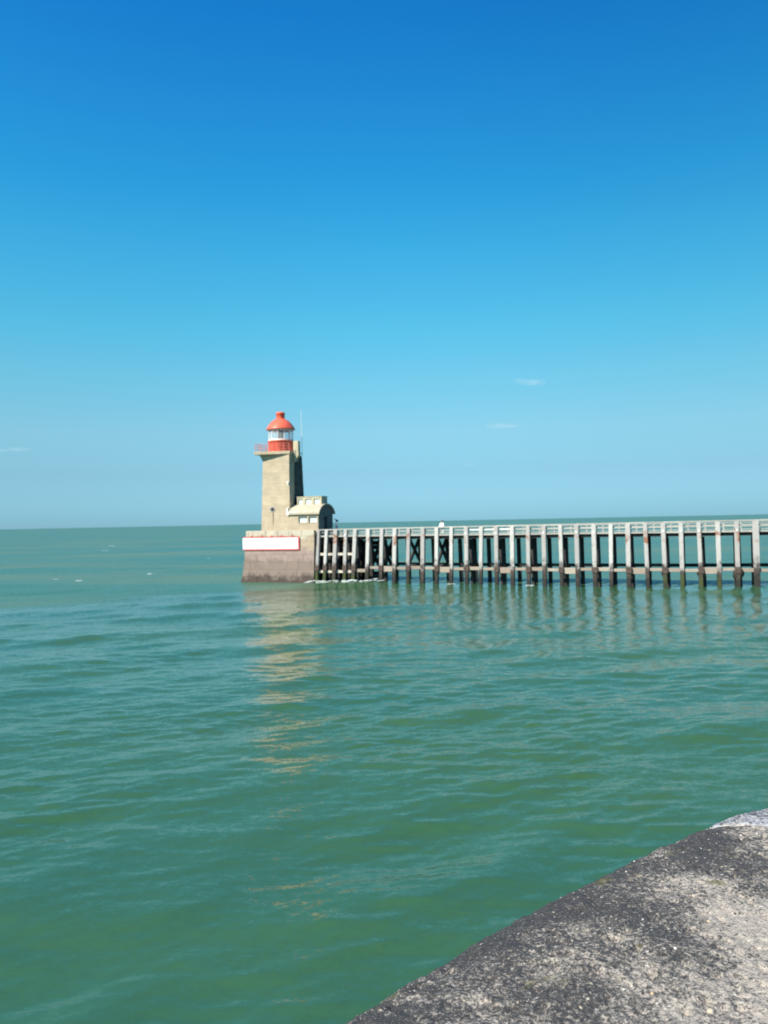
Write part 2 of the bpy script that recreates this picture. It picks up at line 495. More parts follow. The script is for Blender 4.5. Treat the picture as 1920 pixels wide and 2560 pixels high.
# ------------------------------------------------------------------ lighthouse
lh = empty("lighthouse", (O[0], O[1], 0), TH)
tag(lh, "square tan concrete lighthouse with red domed lantern and low vaulted annex on its right", "lighthouse")
ZB, ZT = 6.36, 17.72
def tw(z):
    t = (z - ZB) / (ZT - ZB)
    return (-8.98 + .20 * t, -4.47 - .18 * t, 2.0 + .5 * t, 7.05 - .45 * t)      # x0 x1 y0 y1
lifts = [ZB, 7.6, 9.1, 10.6, 12.1, 13.6, 15.1, 16.6, ZT]
for i in range(len(lifts) - 1):
    z0, z1 = lifts[i], lifts[i + 1]
    a, b = tw(z0), tw(z1)
    g = 0.012
    # body of the lift: front shaft with a recessed bay on the right flank
    def ring(t, ins=0.0):
        x0, x1, y0, y1 = t
        return [(x0 + ins, y0 + ins), (x1 - ins, y0 + ins), (x1 - ins, y0 + 1.45), (x1 - .12, y0 + 1.45), (x1 - .12, y0 + 2.2), (x1 - .12, y1 - 1.1), (x1 - .12, y1 - ins), (x0 + ins, y1 - ins)]
    mb = MB()
    levels = [(z0, a, .02), (z0 + g, a, 0.0), (z1 - g, b, 0.0), (z1, b, .02)]
    vv = []
    for z, t, ins in levels: vv += [(x, y, z) for x, y in ring(t, ins)]
    ff = []
    for j in range(3):
        for k in range(8): ff.append((j * 8 + k, j * 8 + (k + 1) % 8, j * 8 + 8 + (k + 1) % 8, j * 8 + 8 + k))
    if i == len(lifts) - 2: ff.append(tuple(range(24, 32)))
    mb.add(vv, ff).build("concrete_lift", CONC, lh)
# porthole
ph = MB()
cx, cz, yy = -7.2, 10.0, 2.145
ph.add([(cx + .30 * math.cos(t), yy, cz + .33 * math.sin(t)) for t in np.linspace(0, 2 * math.pi, 17)[:-1]], [tuple(range(15, -1, -1))])
port = MB()
for k in range(16):
    t0, t1 = 2 * math.pi * k / 16, 2 * math.pi * (k + 1) / 16
    def q(t, r_, y): return (cx + r_ * math.cos(t), y, cz + r_ * 1.08 * math.sin(t))
    port.add([q(t0, .24, yy - .05), q(t1, .24, yy - .05), q(t1, .36, yy - .05), q(t0, .36, yy - .05),
              q(t0, .24, yy + .06), q(t1, .24, yy + .06), q(t1, .36, yy + .06), q(t0, .36, yy + .06)],
             [(0, 1, 2, 3), (0, 4, 5, 1), (3, 2, 6, 7)])
pf = port.build("porthole", METAL, lh)
ph.build("pane", DARKM, pf)
# rust run below the porthole comes from a thin drain pipe
MB().box(-7.17, -7.10, 2.0, 2.10, 7.9, 9.6).build("drain_stain", simple("rust_run", (0.41, 0.32, 0.19), .2, 3, .9), lh)
MB().tube((-4.72, 2.22, 13.68), (-4.72, 2.05, 13.68), .17, .13, 12).tube((-4.72, 2.32, 13.42), (-4.72, 2.2, 13.42), .12, .10, 10).build("wall_lamp", WHITE, lh)
MB().box(-6.05, -5.9, 1.93, 2.08, 6.9, 8.5).build("cable_box", CONC_PALE, lh) if False else None
# gallery slab: overhangs to the left and towards the harbour, flush on the right
slab = [(-9.62, 1.45), (-4.50, 2.42), (-4.50, 5.35), (-9.62, 6.7)]
MB().prism(slab, 17.70, 18.12).build("gallery_slab", CONC, lh, .02)
# corbel under the slab
t16 = tw(16.75)
lo = [(t16[0] + .01, t16[2] + .01), (t16[1] - .02, t16[2] + .02), (t16[1] - .02, 5.2), (t16[0] + .01, 6.5)]
hi = [(-9.30, 2.47), (-4.62, 2.49), (-4.62, 5.2), (-9.30, 6.5)]
MB().hexa([(x, y, 16.75) for x, y in lo] + [(x, y, 17.70) for x, y in hi]).build("corbel", CONC, lh)
# dark sheet over the flank away from the sea, its shade put into the colour
MB().hexa([(tw(7.2)[1]-.14, tw(7.2)[2]+1.5, 7.2), (tw(7.2)[1]-.07, tw(7.2)[2]+1.5, 7.2), (tw(7.2)[1]-.07, tw(7.2)[3]-.03, 7.2), (tw(7.2)[1]-.14, tw(7.2)[3]-.03, 7.2), (tw(17.5)[1]-.14, tw(17.5)[2]+1.5, 17.5), (tw(17.5)[1]-.07, tw(17.5)[2]+1.5, 17.5), (tw(17.5)[1]-.07, tw(17.5)[3]-.03, 17.5), (tw(17.5)[1]-.14, tw(17.5)[3]-.03, 17.5)]).build("flank_shade_panel", FLANK_SHADE, lh)
# gallery railing
rl = []
rp = [(-9.52, 1.62), (-9.52, 6.55)]
rail_line = [(-9.52, 1.62), (-9.52, 6.60), (-4.65, 5.30)]
front_line = [(-9.52, 1.62), (-7.9, 1.95), (-6.2, 2.27), (-4.65, 2.56)]
mbp = MB()
for hgt in (18.5, 18.85, 19.2):
    for ln in (rail_line, front_line):
        q = MB()
        for a, b in zip(ln[:-1], ln[1:]): q.beam((*a, hgt), (*b, hgt), .045, .045)
        q.build("gallery_rail", RAILRED, lh)
posts = [(-9.52, y) for y in (1.62, 2.6, 3.6, 4.6, 5.6, 6.6)] + [(-8.72, 1.78), (-7.9, 1.95), (-7.05, 2.11), (-6.2, 2.27), (-5.4, 2.42), (-4.65, 2.56), (-4.65, 5.3), (-6.2, 5.72), (-7.9, 6.17)]
for x, y in posts: MB().beam((x, y, 18.12), (x, y, 19.24), .05, .05, (0, 1, 0)).build("rail_post", RAILRED, lh)
# lantern
LX, LY, LR = -6.83, 4.25, 1.80
drum = MB().lathe(LX, LY, [(LR, 18.12), (LR, 19.58), (LR + .07, 19.62), (LR + .07, 19.72), (LR - .1, 19.74), (0.01, 19.74)], 48).build("lantern_drum", RED, lh)
for k in range(12):
    t = 2 * math.pi * (k + .3) / 12
    MB().beam((LX + LR * math.cos(t), LY + LR * math.sin(t), 18.14), (LX + LR * math.cos(t), LY + LR * math.sin(t), 19.55), .06, .05, (math.cos(t), math.sin(t), 0)).build("seam_strip", RED, drum)
MB().lathe(LX, LY, [(2.04, 21.30), (2.08, 21.38), (1.98, 21.52), (1.80, 21.85), (1.50, 22.25), (1.15, 22.58), (.78, 22.80), (.66, 22.88)], 48).lathe(LX, LY, [(2.04, 21.30), (1.7, 21.36), (.01, 21.40)], 48).build("dome", RED, lh)
MB().lathe(LX, LY, [(.62, 22.86), (.60, 23.52), (.68, 23.56), (.66, 23.72), (.40, 23.86), (.01, 23.90)], 32).build("dome_cap", RED, lh)
MB().lathe(LX, LY, [(1.70, 19.74), (1.70, 21.30)], 24, False).build("lantern_glazing", LGLASS, lh)
MB().lathe(LX, LY, [(1.76, 19.74), (1.76, 19.92), (1.70, 19.93)], 24, False).build("sill_ring", WHITE, lh)
MB().lathe(LX, LY, [(1.76, 21.12), (1.76, 21.31), (1.70, 21.30)], 24, False).build("head_ring", WHITE, lh)
for k in range(12):
    t = 2 * math.pi * (k + .5) / 12
    MB().beam((LX + 1.73 * math.cos(t), LY + 1.73 * math.sin(t), 19.9), (LX + 1.73 * math.cos(t), LY + 1.73 * math.sin(t), 21.14), .07, .09, (math.cos(t), math.sin(t), 0)).build("glazing_bar", WHITE, lh)
MB().lathe(LX, LY, [(.18, 19.74), (.22, 20.05), (.38, 20.15), (.48, 20.45), (.48, 20.65), (.38, 20.95), (.15, 21.05), (.1, 21.36)], 20).build("lens", LENSM, lh)
# chimney-like vent block rising behind the lantern, with a thin mast
MB().box(-4.52, -3.74, 3.55, 4.15, 17.45, 19.55).hexa([(-4.60,3.65,16.6),(-4.52,3.65,16.6),(-4.52,4.05,16.6),(-4.60,4.05,16.6),(-4.60,3.55,17.447),(-3.74,3.55,17.447),(-3.74,4.15,17.447),(-4.60,4.15,17.447)]).build("vent_stack", CONC_PALE, lh, .02)

MB().tube((-4.22, 5.7, 17.6), (-4.30, 5.7, 24.2), .045, .02, 8).build("mast", WHITE, lh)
MB().box(-4.6, -4.2, 5.6, 5.8, 17.9, 17.98).build("mast_bracket", METAL, lh)

# annex with a barrel vault
AX0, AX1, AY0, AY1 = -4.50, -0.12, 2.02, 6.7
ww = []   # front wall built round its two openings
wins = [(-3.12, -1.80, 8.06, 8.90), (-1.56, -0.30, 8.06, 8.90)]
wall = MB()
wall.box(AX0 + .02, wins[0][0], AY0, AY0 + .3, 6.36, 9.35)
wall.box(wins[0][1], wins[1][0], AY0, AY0 + .3, 8.06, 8.90)
wall.box(wins[1][1], AX1, AY0, AY0 + .3, 6.36, 9.35)
wall.box(wins[0][0], wins[1][1], AY0, AY0 + .3, 6.36, 8.06)
wall.box(wins[0][0], wins[1][1], AY0, AY0 + .3, 8.90, 9.35)
wall.build("annex_front_wall", CONC, lh)
for x0, x1, z0, z1 in wins:
    fr = MB()
    fr.box(x0 + .004, x0 + .09, AY0 + .18, AY0 + .28, z0 + .004, z1 - .004).box(x1 - .09, x1 - .004, AY0 + .18, AY0 + .28, z0 + .004, z1 - .004)
    fr.box(x0 + .09, x1 - .09, AY0 + .18, AY0 + .28, z0 + .004, z0 + .08).box(x0 + .09, x1 - .09, AY0 + .18, AY0 + .28, z1 - .09, z1 - .004)
    fo = fr.build("window", FRAME, lh)
    MB().box(x0 + .09, x1 - .09, AY0 + .22, AY0 + .25, z0 + .08, z1 - .09).build("pane", PANE, fo)
    MB().box(x0 - .06, x1 + .06, AY0 - .05, AY0 + .09, z0 - .07, z0 - .004).build("sill", CONC_PALE, fo)
def arch(y):           # roof height over the annex, springing 9.45 to crown 10.65
    c, h = (AY0 - .25 + AY1 + .35) / 2, (AY1 + .35 - AY0 + .25) / 2
    return 9.42 + 1.28 * math.sqrt(max(0, 1 - ((y - c) / h) ** 2)) ** 1.4
ysr = [AY0 - .25 + (AY1 + .6 - AY0) * (0.5 - 0.5 * math.cos(math.pi * i / 22)) for i in range(23)]
vv, ff = [], []
for x in (AX0 - .02, AX1 + .28):
    for y in ysr: vv.append((x, y, arch(y)))
    for y in reversed(ysr): vv.append((x, y, arch(y) - .22 if 9.2 < arch(y) else 9.2))
k = 46
for i in range(k): ff.append((i, (i + 1) % k, k + (i + 1) % k, k + i))
for i in range(22):
    a, b, c, d = i, i + 1, k - 2 - i, k - 1 - i
    ff.append((d, c, b, a)); ff.append((k + a, k + b, k + c, k + d))
MB().add(vv, ff).build("vaulted_roof", ROOFC, lh)
MB().box(AX0 + .0, AX1 + .20, AY0 - .16, AY0 - .003, 9.16, 9.36).build("eaves_fascia", CONC_PALE, lh)
MB().box(-4.87, -3.1, AY0 - .22, AY0 - .165, 9.18, 9.62).build("white_flashing", WHITE, lh)
MB().box(-4.87, -4.68, AY0 - .10, AY0 + .1, 9.62, 10.15).build("white_flashing", WHITE, lh)
# gable wall towards the pier with a doorway
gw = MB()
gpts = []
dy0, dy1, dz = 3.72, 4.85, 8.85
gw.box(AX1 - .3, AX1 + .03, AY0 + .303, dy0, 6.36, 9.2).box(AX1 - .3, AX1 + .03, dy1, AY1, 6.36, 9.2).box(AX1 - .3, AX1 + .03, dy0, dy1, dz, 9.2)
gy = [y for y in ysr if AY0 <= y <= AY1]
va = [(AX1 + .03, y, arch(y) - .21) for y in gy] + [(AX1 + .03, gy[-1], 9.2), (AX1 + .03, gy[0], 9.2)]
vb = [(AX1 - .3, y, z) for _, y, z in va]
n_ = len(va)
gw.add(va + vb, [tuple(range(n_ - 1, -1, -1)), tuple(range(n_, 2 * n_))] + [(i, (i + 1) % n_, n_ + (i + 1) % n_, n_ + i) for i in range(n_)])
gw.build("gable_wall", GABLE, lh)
dr_ = MB().box(AX1 - .22, AX1 - .16, dy0, dy1, 6.36, dz).build("door", DOORM, lh)
MB().box(AX1 - .155, AX1 - .10, dy0 + .12, dy0 + .20, 7.4, 7.55).build("handle", METAL, dr_)
MB().box(AX0, AX1 - .31, AY1 - .3, AY1, 6.36, 9.3).build("annex_back_wall", CONC, lh)
MB().tube((AX1 + .1, 6.95, 8.55), (AX1 + .42, 7.25, 8.35), .05, .05, 8).tube((AX1 + .42, 7.25, 8.42), (AX1 + .42, 7.25, 8.08), .16, .22, 12).build("bracket_lamp", METAL, lh)
# monitor box on the vault with three windows
bx0, bx1, by0, by1, bz0, bz1 = -4.02, -0.22, 3.40, 5.25, 10.1, 11.62
bw = [(-3.82, -3.10), (-2.72, -1.78), (-1.40, -0.50)]
bz = MB()
wz0, wz1 = 10.52, 11.36
edges = [bx0] + [e for w_ in bw for e in w_] + [bx1]
for i in range(0, len(edges), 2): bz.box(edges[i], edges[i + 1], by0, by0 + .2, wz0, wz1)
bz.box(bx0, bx1, by0, by0 + .2, bz0, wz0).box(bx0, bx1, by0, by0 + .2, wz1, bz1)
bz.box(bx0, bx1, by0 + .203, by1, bz0, bz1 - .01)
bo = bz.build("roof_monitor", CONC_PALE, lh)
MB().box(bx0 - .06, bx1 + .06, by0 - .06, by1 + .06, bz1, bz1 + .09).build("monitor_cap", CONC_PALE, bo)
for x0, x1 in bw:
    MB().box(x0 + .02, x1 - .02, by0 + .13, by0 + .17, wz0 + .02, wz1 - .009).build("pane", PANE, bo)

# ------------------------------------------------------------------ timber pier
BOT = [(-0.2, 1.09), (1.15, 1.12), (2.53, 1.14), (4.02, 1.17), (5.29, 1.18), (7.22, 1.21), (9.15, 1.23), (11.16, 0.98), (13.14, 0.74), (15.15, 0.49), (17.19, 0.22), (19.17, -0.04), (21.22, -0.31), (23.09, -0.55), (25.14, -0.82), (27.08, -1.08), (29.09, -1.24), (30.99, -1.31), (32.97, -1.38), (34.83, -1.45), (36.84, -1.51), (38.67, -1.55), (40.61, -1.58), (42.65, -1.62), (44.48, -1.65), (46.32, -1.63), (48.26, -1.43), (50.15, -1.24), (51.95, -1.07), (53.89, -0.88), (55.79, -0.73)]
TOP = [(-0.1, 1.69), (1.31, 1.72), (2.66, 1.74), (4.1, 1.77), (5.49, 1.78), (7.36, 1.81), (9.27, 1.83), (11.19, 1.58), (13.16, 1.34), (15.2, 1.09), (17.13, 0.82), (19.15, 0.56), (21.13, 0.29), (23.12, 0.05), (25.04, -0.22), (27.06, -0.48), (29.02, -0.64), (30.91, -0.71), (32.87, -0.78), (34.75, -0.85), (36.72, -0.91), (38.65, -0.95), (40.53, -0.98), (42.42, -1.02), (44.34, -1.05), (46.22, -1.03), (48.08, -0.83), (50.03, -0.64), (51.95, -0.47), (53.86, -0.28), (55.78, -0.13)]
for i in range(9):      # the first piles stand closer to the water side
    k = (9 - i) / 9
    BOT[i] = (BOT[i][0] + .46 * .62 * k + (.20 if i == 0 else 0), BOT[i][1] - .62 * k)
    TOP[i] = (TOP[i][0] + .46 * .62 * k + (.20 if i == 0 else 0), TOP[i][1] - .62 * k)
for k in range(8):      # the pier goes on to the shore beyond the frame
    BOT.append((57.8 + 2 * k, -0.6 + .1 * k)); TOP.append((57.8 + 2 * k, 0.0 + .1 * k))
NP = len(BOT)
TZ = 7.12
pier = empty("timber_pier", (O[0], O[1], 0), TH)
tag(pier, "long weathered timber pier on raking grey piles running right from the lighthouse", "pier")
def at_pile(i, z):        # centre of the front pile i at height z
    b, t = BOT[i], TOP[i]; k = z / TZ
    return Vector((b[0] + (t[0] - b[0]) * k, b[1] + (t[1] - b[1]) * k, z))
W = 4.5
def at_back(i, z):
    b = BOT[i]; k = z / TZ
    return Vector((b[0] + .05 * math.sin(i * 2.1) + .09 * max(0, 12 - i), b[1] + W + .05 - 0.55 * k, z))
def rail_z(i): return 7.03 + 0.011 * i * (1 if i < 31 else 0) + (0.33 if i >= 31 else 0)
for i in range(NP):
    w = [.50, .46, .52, .48, .50][i % 5] + random.uniform(-.03, .03)
    if i == 29: w = .66
    zt = 7.0 + .008 * min(i, 30)
    p0, p1 = at_pile(i, -1.5), at_pile(i, zt)
    p0 = p0 + Vector((random.uniform(-.07, .07), 0, 0))
    mb = MB().beam(p0, p1, w * .92, w, (0, 1, 0), w * 1.02, w)
    po = mb.build("pile", PILE, pier, .04)
    # iron strap / pale bolt plate at deck level on the piles that show one
    if i in (1, 3, 7, 12, 14, 15, 17, 19, 20, 24, 25, 26, 28):
        q = at_pile(i, 6.30)
        MB().beam(q + Vector((0, -w / 2 - .03, -.12)), q + Vector((0, -w / 2 - .03, .12)), .17, .06, (0, 1, 0)).build("bolt_plate", WHITE, po)
    if i % 2 == 0 or i in (1, 3):
        q0, q1 = at_pile(i, 1.55), at_pile(i, 2.25)
        MB().beam(q0, q1, w + .14, w + .16, (0, 1, 0)).build("iron_strap", simple("rusty_iron", (0.07, 0.05, 0.04), .4, 5, .9) if 'rusty_iron' not in bpy.data.materials else bpy.data.materials['rusty_iron'], po, .03)
# clumps of weed on a few piles
def clump(name, c, r, seed, mat, parent):
    rg = np.random.default_rng(seed)
    mb = MB(); n1_, n2_ = 7, 10
    pr = []
    for a in range(n1_):
        th = math.pi * a / (n1_ - 1)
        for b in range(n2_):
            ph_ = 2 * math.pi * b / n2_
            rr_ = r * (0.75 + .5 * rg.random())
            pr.append((c[0] + rr_ * math.sin(th) * math.cos(ph_), c[1] + rr_ * .8 * math.sin(th) * math.sin(ph_), c[2] + 1.25 * rr_ * math.cos(th)))
    mb.add(pr, [(a * n2_ + b, a * n2_ + (b + 1) % n2_, (a + 1) * n2_ + (b + 1) % n2_, (a + 1) * n2_ + b) for a in range(n1_ - 1) for b in range(n2_)], True)
    return mb.build(name, mat, parent)
for i, s_ in ((24, .55), (26, .60), (28, .72), (22, .38), (10, .36), (6, .38), (4, .5), (16, .35), (14, .3)):
    q = at_pile(i, 1.55)
    clump("weed_clump", (q.x + .05, q.y + .15, q.z), s_ * .75, i, WEED, pier)
# back row of piles, middle row, bents with cross braces
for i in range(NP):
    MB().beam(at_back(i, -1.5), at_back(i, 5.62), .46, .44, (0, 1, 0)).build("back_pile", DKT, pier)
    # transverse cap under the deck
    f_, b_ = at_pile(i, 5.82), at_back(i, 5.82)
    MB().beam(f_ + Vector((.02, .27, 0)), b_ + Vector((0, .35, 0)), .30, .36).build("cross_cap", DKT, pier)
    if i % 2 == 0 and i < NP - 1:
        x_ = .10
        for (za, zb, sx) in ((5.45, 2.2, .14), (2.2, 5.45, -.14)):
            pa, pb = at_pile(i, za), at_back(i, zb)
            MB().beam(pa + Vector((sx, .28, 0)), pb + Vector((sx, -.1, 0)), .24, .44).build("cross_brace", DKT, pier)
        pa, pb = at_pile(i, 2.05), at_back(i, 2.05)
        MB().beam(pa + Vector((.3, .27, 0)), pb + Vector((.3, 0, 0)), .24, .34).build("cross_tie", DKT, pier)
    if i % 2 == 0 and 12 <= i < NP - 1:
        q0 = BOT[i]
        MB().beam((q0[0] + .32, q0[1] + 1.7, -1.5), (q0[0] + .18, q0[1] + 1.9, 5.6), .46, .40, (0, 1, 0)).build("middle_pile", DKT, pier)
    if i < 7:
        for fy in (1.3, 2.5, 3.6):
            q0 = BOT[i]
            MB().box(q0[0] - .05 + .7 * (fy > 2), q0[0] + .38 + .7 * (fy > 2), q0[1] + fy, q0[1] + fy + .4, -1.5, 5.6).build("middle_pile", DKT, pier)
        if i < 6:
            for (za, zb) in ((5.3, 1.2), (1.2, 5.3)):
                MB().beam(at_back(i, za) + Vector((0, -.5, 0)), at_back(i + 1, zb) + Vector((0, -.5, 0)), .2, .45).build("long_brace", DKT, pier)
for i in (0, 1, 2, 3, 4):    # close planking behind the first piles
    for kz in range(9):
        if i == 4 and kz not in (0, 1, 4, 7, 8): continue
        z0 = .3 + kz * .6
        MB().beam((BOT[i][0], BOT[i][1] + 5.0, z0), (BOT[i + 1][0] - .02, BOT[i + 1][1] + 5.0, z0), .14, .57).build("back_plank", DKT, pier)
# walings between the front piles
for i in range(NP - 1):
    wy = Vector((0, .10, 0))
    if i < 4:
        for z in (3.76, 1.45):
            a, b = at_pile(i, z), at_pile(i + 1, z)
            MB().beam(a + wy, b + wy, .22, .34).build("waling", CREAM, pier, .02)
    else:
        thick = i in (6, 10, 14, 18, 22, 26)
        h = .70 if thick else (.34 if i % 2 else .42)
        zc = 1.95 - (.10 if thick else 0) + .05 * math.sin(i * 1.7)
        if i == 4: zc = 1.6
        a, b = at_pile(i, zc), at_pile(i + 1, zc + .03 * math.sin(i))
        MB().beam(a + wy, b + wy, .26, h).build("waling", WALE, pier, .02)
    # back waling, dark
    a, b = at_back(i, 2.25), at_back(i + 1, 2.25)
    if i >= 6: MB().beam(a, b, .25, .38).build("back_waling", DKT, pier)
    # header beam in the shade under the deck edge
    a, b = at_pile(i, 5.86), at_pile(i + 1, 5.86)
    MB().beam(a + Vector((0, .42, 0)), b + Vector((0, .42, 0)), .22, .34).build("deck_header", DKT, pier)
    # deck edge board
    a, b = at_pile(i, 6.18), at_pile(i + 1, 6.18)
    e = Vector((0, .05, 0))
    MB().beam(a + e, b + e, .16, .20).build("edge_board", RAILT, pier)
    # rails
    mid_mat = RAILW if i in (12, 13, 14) else RAILT
    for z, h, d, mt in ((rail_z(i), .20, .30, RAILT), (6.70 + .006 * min(i, 30), .16, .08, mid_mat), (6.42, .07, .06, RAILT)):
        if i == 0 and z < 6.5: continue
        z2 = z + (.011 if z > 7 else .003)
        pa, pb = at_pile(i, z), at_pile(i + 1, z2)
        o_ = Vector((0, .02, 0)) if z > 7 else Vector((0, .18, 0))
        if z > 7:
            MB().beam(pa + o_, pb + o_, .30, .17).build("top_rail", mt, pier, .015)
        else:
            MB().beam(pa + o_, pb + o_, d, h).build("rail", mt, pier)
    # back railing
    a, b = at_back(i, 6.0), at_back(i + 1, 6.0)
    for z, h in ((7.10, .08), (6.68, .07)):
        MB().beam((a.x, a.y + .3, z), (b.x, b.y + .3, z), .10, h).build("back_rail", RAILT, pier)
    if i % 1 == 0:
        MB().beam((a.x + .6, a.y + .3, 6.0), (a.x + .6, a.y + .3, 7.06), .13, .12, (0, 1, 0)).build("back_rail_post", RAILT, pier)
# deck planks, edge-on and far below one pixel each: one sheet of separate boards
dk = MB()
for i in range(NP - 1):
    a, b = at_pile(i, 6.2), at_pile(i + 1, 6.2)
    nb = 9
    for k in range(nb):
        t0, t1 = k / nb, (k + 1) / nb - .012
        xa, xb = a.x + (b.x - a.x) * t0, a.x + (b.x - a.x) * t1
        ya = a.y + (b.y - a.y) * t0
        dk.box(xa, xb, ya + .16, ya + W + .2, 6.06, 6.15)
dko = dk.build("deck_planks", DECKT, pier); dko['kind'] = 'stuff'
for k in range(4):
    sb = MB()
    for i in range(NP - 1):
        a, b = at_pile(i, 6.0), at_pile(i + 1, 6.0)
        sb.beam((a.x, a.y + .9 + k * .95, 5.94), (b.x, b.y + .9 + k * .95, 5.94), .2, .2)
    sb.build("stringer", DKT, pier)

# ------------------------------------------------------------------ people
def person(name, loc, rz, label, shirt, trousers, hair, arm='rail', skin=(0.42, 0.25, 0.17)):
    P = empty(name, loc, rz)
    tag(P, label, "person")
    def skinmesh(nm, verts, edges, radii, mat, root=0, parent=P):
        me = bpy.data.meshes.new(nm); me.from_pydata(verts, edges, []); me.update()
        o = link(nm, me, mat, parent)
        s = o.modifiers.new("skin", 'SKIN')
        for d, r_ in zip(me.skin_vertices[0].data, radii):
            d.radius = r_ if isinstance(r_, tuple) else (r_, r_)
        me.skin_vertices[0].data[root].use_root = True
        o.modifiers.new("sub", 'SUBSURF').levels = 2
        o.modifiers["sub"].render_levels = 2
        s.use_smooth_shade = True
        return o
    sk = Mat("skin_" + name).color(skin).set(Roughness=.55).m
    fa = .12
    V = [(0, 0, .95), (0, 0, 1.15), (0, 0, 1.35), (0, 0, 1.47), (0, -.01, 1.56), (0, -.02, 1.66), (0, -.01, 1.74),
         (-.19, 0, 1.40), (-.25, -.06, 1.16), (-.22, -.22, 1.02), (-.20, -.30, 1.02),
         (.19, 0, 1.40), (.25, -.06, 1.16), (.22, -.20, 1.00), (.20, -.28, 1.00),
         (-.10, 0, .90), (-.12, -.02, .50), (-.12, .02, .10), (-.13, -.12, .04),
         (.10, 0, .90), (.13, -.03, .50), (.15, .03, .10), (.16, -.11, .04)]
    E = [(0, 1), (1, 2), (2, 3), (3, 4), (4, 5), (5, 6), (2, 7), (7, 8), (8, 9), (9, 10), (2, 11), (11, 12), (12, 13), (13, 14),
         (0, 15), (15, 16), (16, 17), (17, 18), (0, 19), (19, 20), (20, 21), (21, 22)]
    Rr = [(.15, .10), (.13, .09), (.15, .10), .06, .055, (.085, .10), (.07, .08), .055, .042, .034, .036, .055, .042, .034, .036,
          .085, .058, .04, (.045, .03), .085, .058, .04, (.045, .03)]
    b = skinmesh("body", V, E, Rr, sk)
    # clothes as shells over the body
    V2 = V[:4] + V[7:10] + V[11:14]
    E2 = [(0, 1), (1, 2), (2, 3), (2, 4), (4, 5), (5, 6), (2, 7), (7, 8), (8, 9)]
    skinmesh("shirt", V2, E2, [(.18, .13), (.16, .12), (.18, .13), .075, .075, .06, .05, .075, .06, .05], shirt)
    V3 = [V[0], V[15], V[16], V[17], V[19], V[20], V[21]]
    skinmesh("trousers", V3, [(0, 1), (1, 2), (2, 3), (0, 4), (4, 5), (5, 6)], [(.17, .12), .105, .08, .062, .105, .08, .062], trousers)
    hb = MB()
    hb.lathe(0, .015, [(.095, 1.66), (.108, 1.71), (.10, 1.77), (.07, 1.815), (.01, 1.83)], 14)
    # leave the face open: hair sits back
    ho = hb.build("hair", hair, P); ho.location = (0, .025, 0)
    for sx in (-.13, .155):
        MB().box(sx - .05, sx + .05, -.2, .07, 0, .09).build("shoe", hair, P, .03)
    # face
    MB().tube((0, -.115, 1.655), (0, -.145, 1.64), .016, .008, 6).build("nose", sk, P)
    for sx in (-.035, .035):
        MB().tube((sx, -.108, 1.685), (sx, -.118, 1.685), .012, .010, 6).build("eye", DARKM, P)
    return P
def world_of(lx, ly, z): return (O[0] + U.x * lx + N.x * ly, O[1] + U.y * lx + N.y * ly, z)
WCL = simple("white_clothes", (0.90, 0.90, 0.88), .03, 4, .8)
GCL = simple("grey_blue_clothes", (0.20, 0.23, 0.34), .1, 4, .8)
DHAIR = simple("dark_brown_hair", (0.04, 0.028, 0.02), .2, 8, .6)
wp = person("person", world_of(17.75, 1.02, 6.15), TH + R(-25), "person all in white with dark hair standing at the timber pier's railing", WCL, WCL, DHAIR)
wp.scale = (1.28, 1.2, 1.04)
person("person", world_of(1.35, 4.7, 6.15), TH + R(80), "person in grey-blue clothes with dark hair beside the lighthouse annex doorway", GCL, GCL, DHAIR)

# ------------------------------------------------------------------ foam on the water
FOAM = simple("white_sea_foam", (0.55, 0.64, 0.60), .05, 3, .9)
def foam(name, spots, label=None):
    mb = MB(); rg = random.Random(3)
    for (x, y, L, Wd, n, ang_, hump) in spots:
        ca, sa = math.cos(ang_), math.sin(ang_)
        for k in range(n):
            a, b = rg.gauss(0, .33) * L, rg.gauss(0, .33) * Wd
            s = rg.uniform(.05, .22)
            px_, py_ = x + a * ca - b * sa, y + a * sa + b * ca
            zc = water_z(px_, py_) + .03 + hump * max(0, 1 - abs(b) / Wd)
            k6 = 6; pts = []
            e_ = rg.uniform(1.0, 2.4)
            for q in range(k6):
                t = 2 * math.pi * q / k6
                rr_ = s * rg.uniform(.6, 1.2)
                dx, dy = rr_ * e_ * math.cos(t), rr_ * .7 * math.sin(t)
                pts.append((px_ + dx * ca - dy * sa, py_ + dx * sa + dy * ca, zc))
            pts.append((px_, py_, zc + s * .35))
            mb.add(pts, [(q, (q + 1) % k6, 6) for q in range(k6)], True)
    o = mb.build(name, FOAM)
    tag(o, label, kind='stuff')
    return o
caps = [(-290.5, 701.8, 2.6, .7, 14, 0, .15), (-114.7, 335.2, 2.6, .5, 20, .1, .15), (-94.3, 269.1, 1.7, .4, 14, 0, .15), (-357, 1000, 3.2, 1, 25, 0, .2),
        (-420, 1082, 3.0, 1, 20, 0, .2), (-42.4, 191.3, .8, .3, 4, 0, .05), (-39.6, 133.6, .6, .3, 3, 0, .04), (-45.5, 119., .7, .3, 5, .2, .05), (-51.8, 124.9, .7, .3, 3, 0, .04),
        (95, 520, 2.5, .8, 18, 0, .2), (150, 610, 2.5, .8, 18, 0, .2), (230, 900, 3, 1, 18, 0, .2), (300, 1000, 3, 1, 16, 0, .2)]
foam("whitecap_foam", caps, "small white crests breaking on the open sea")
wake = []
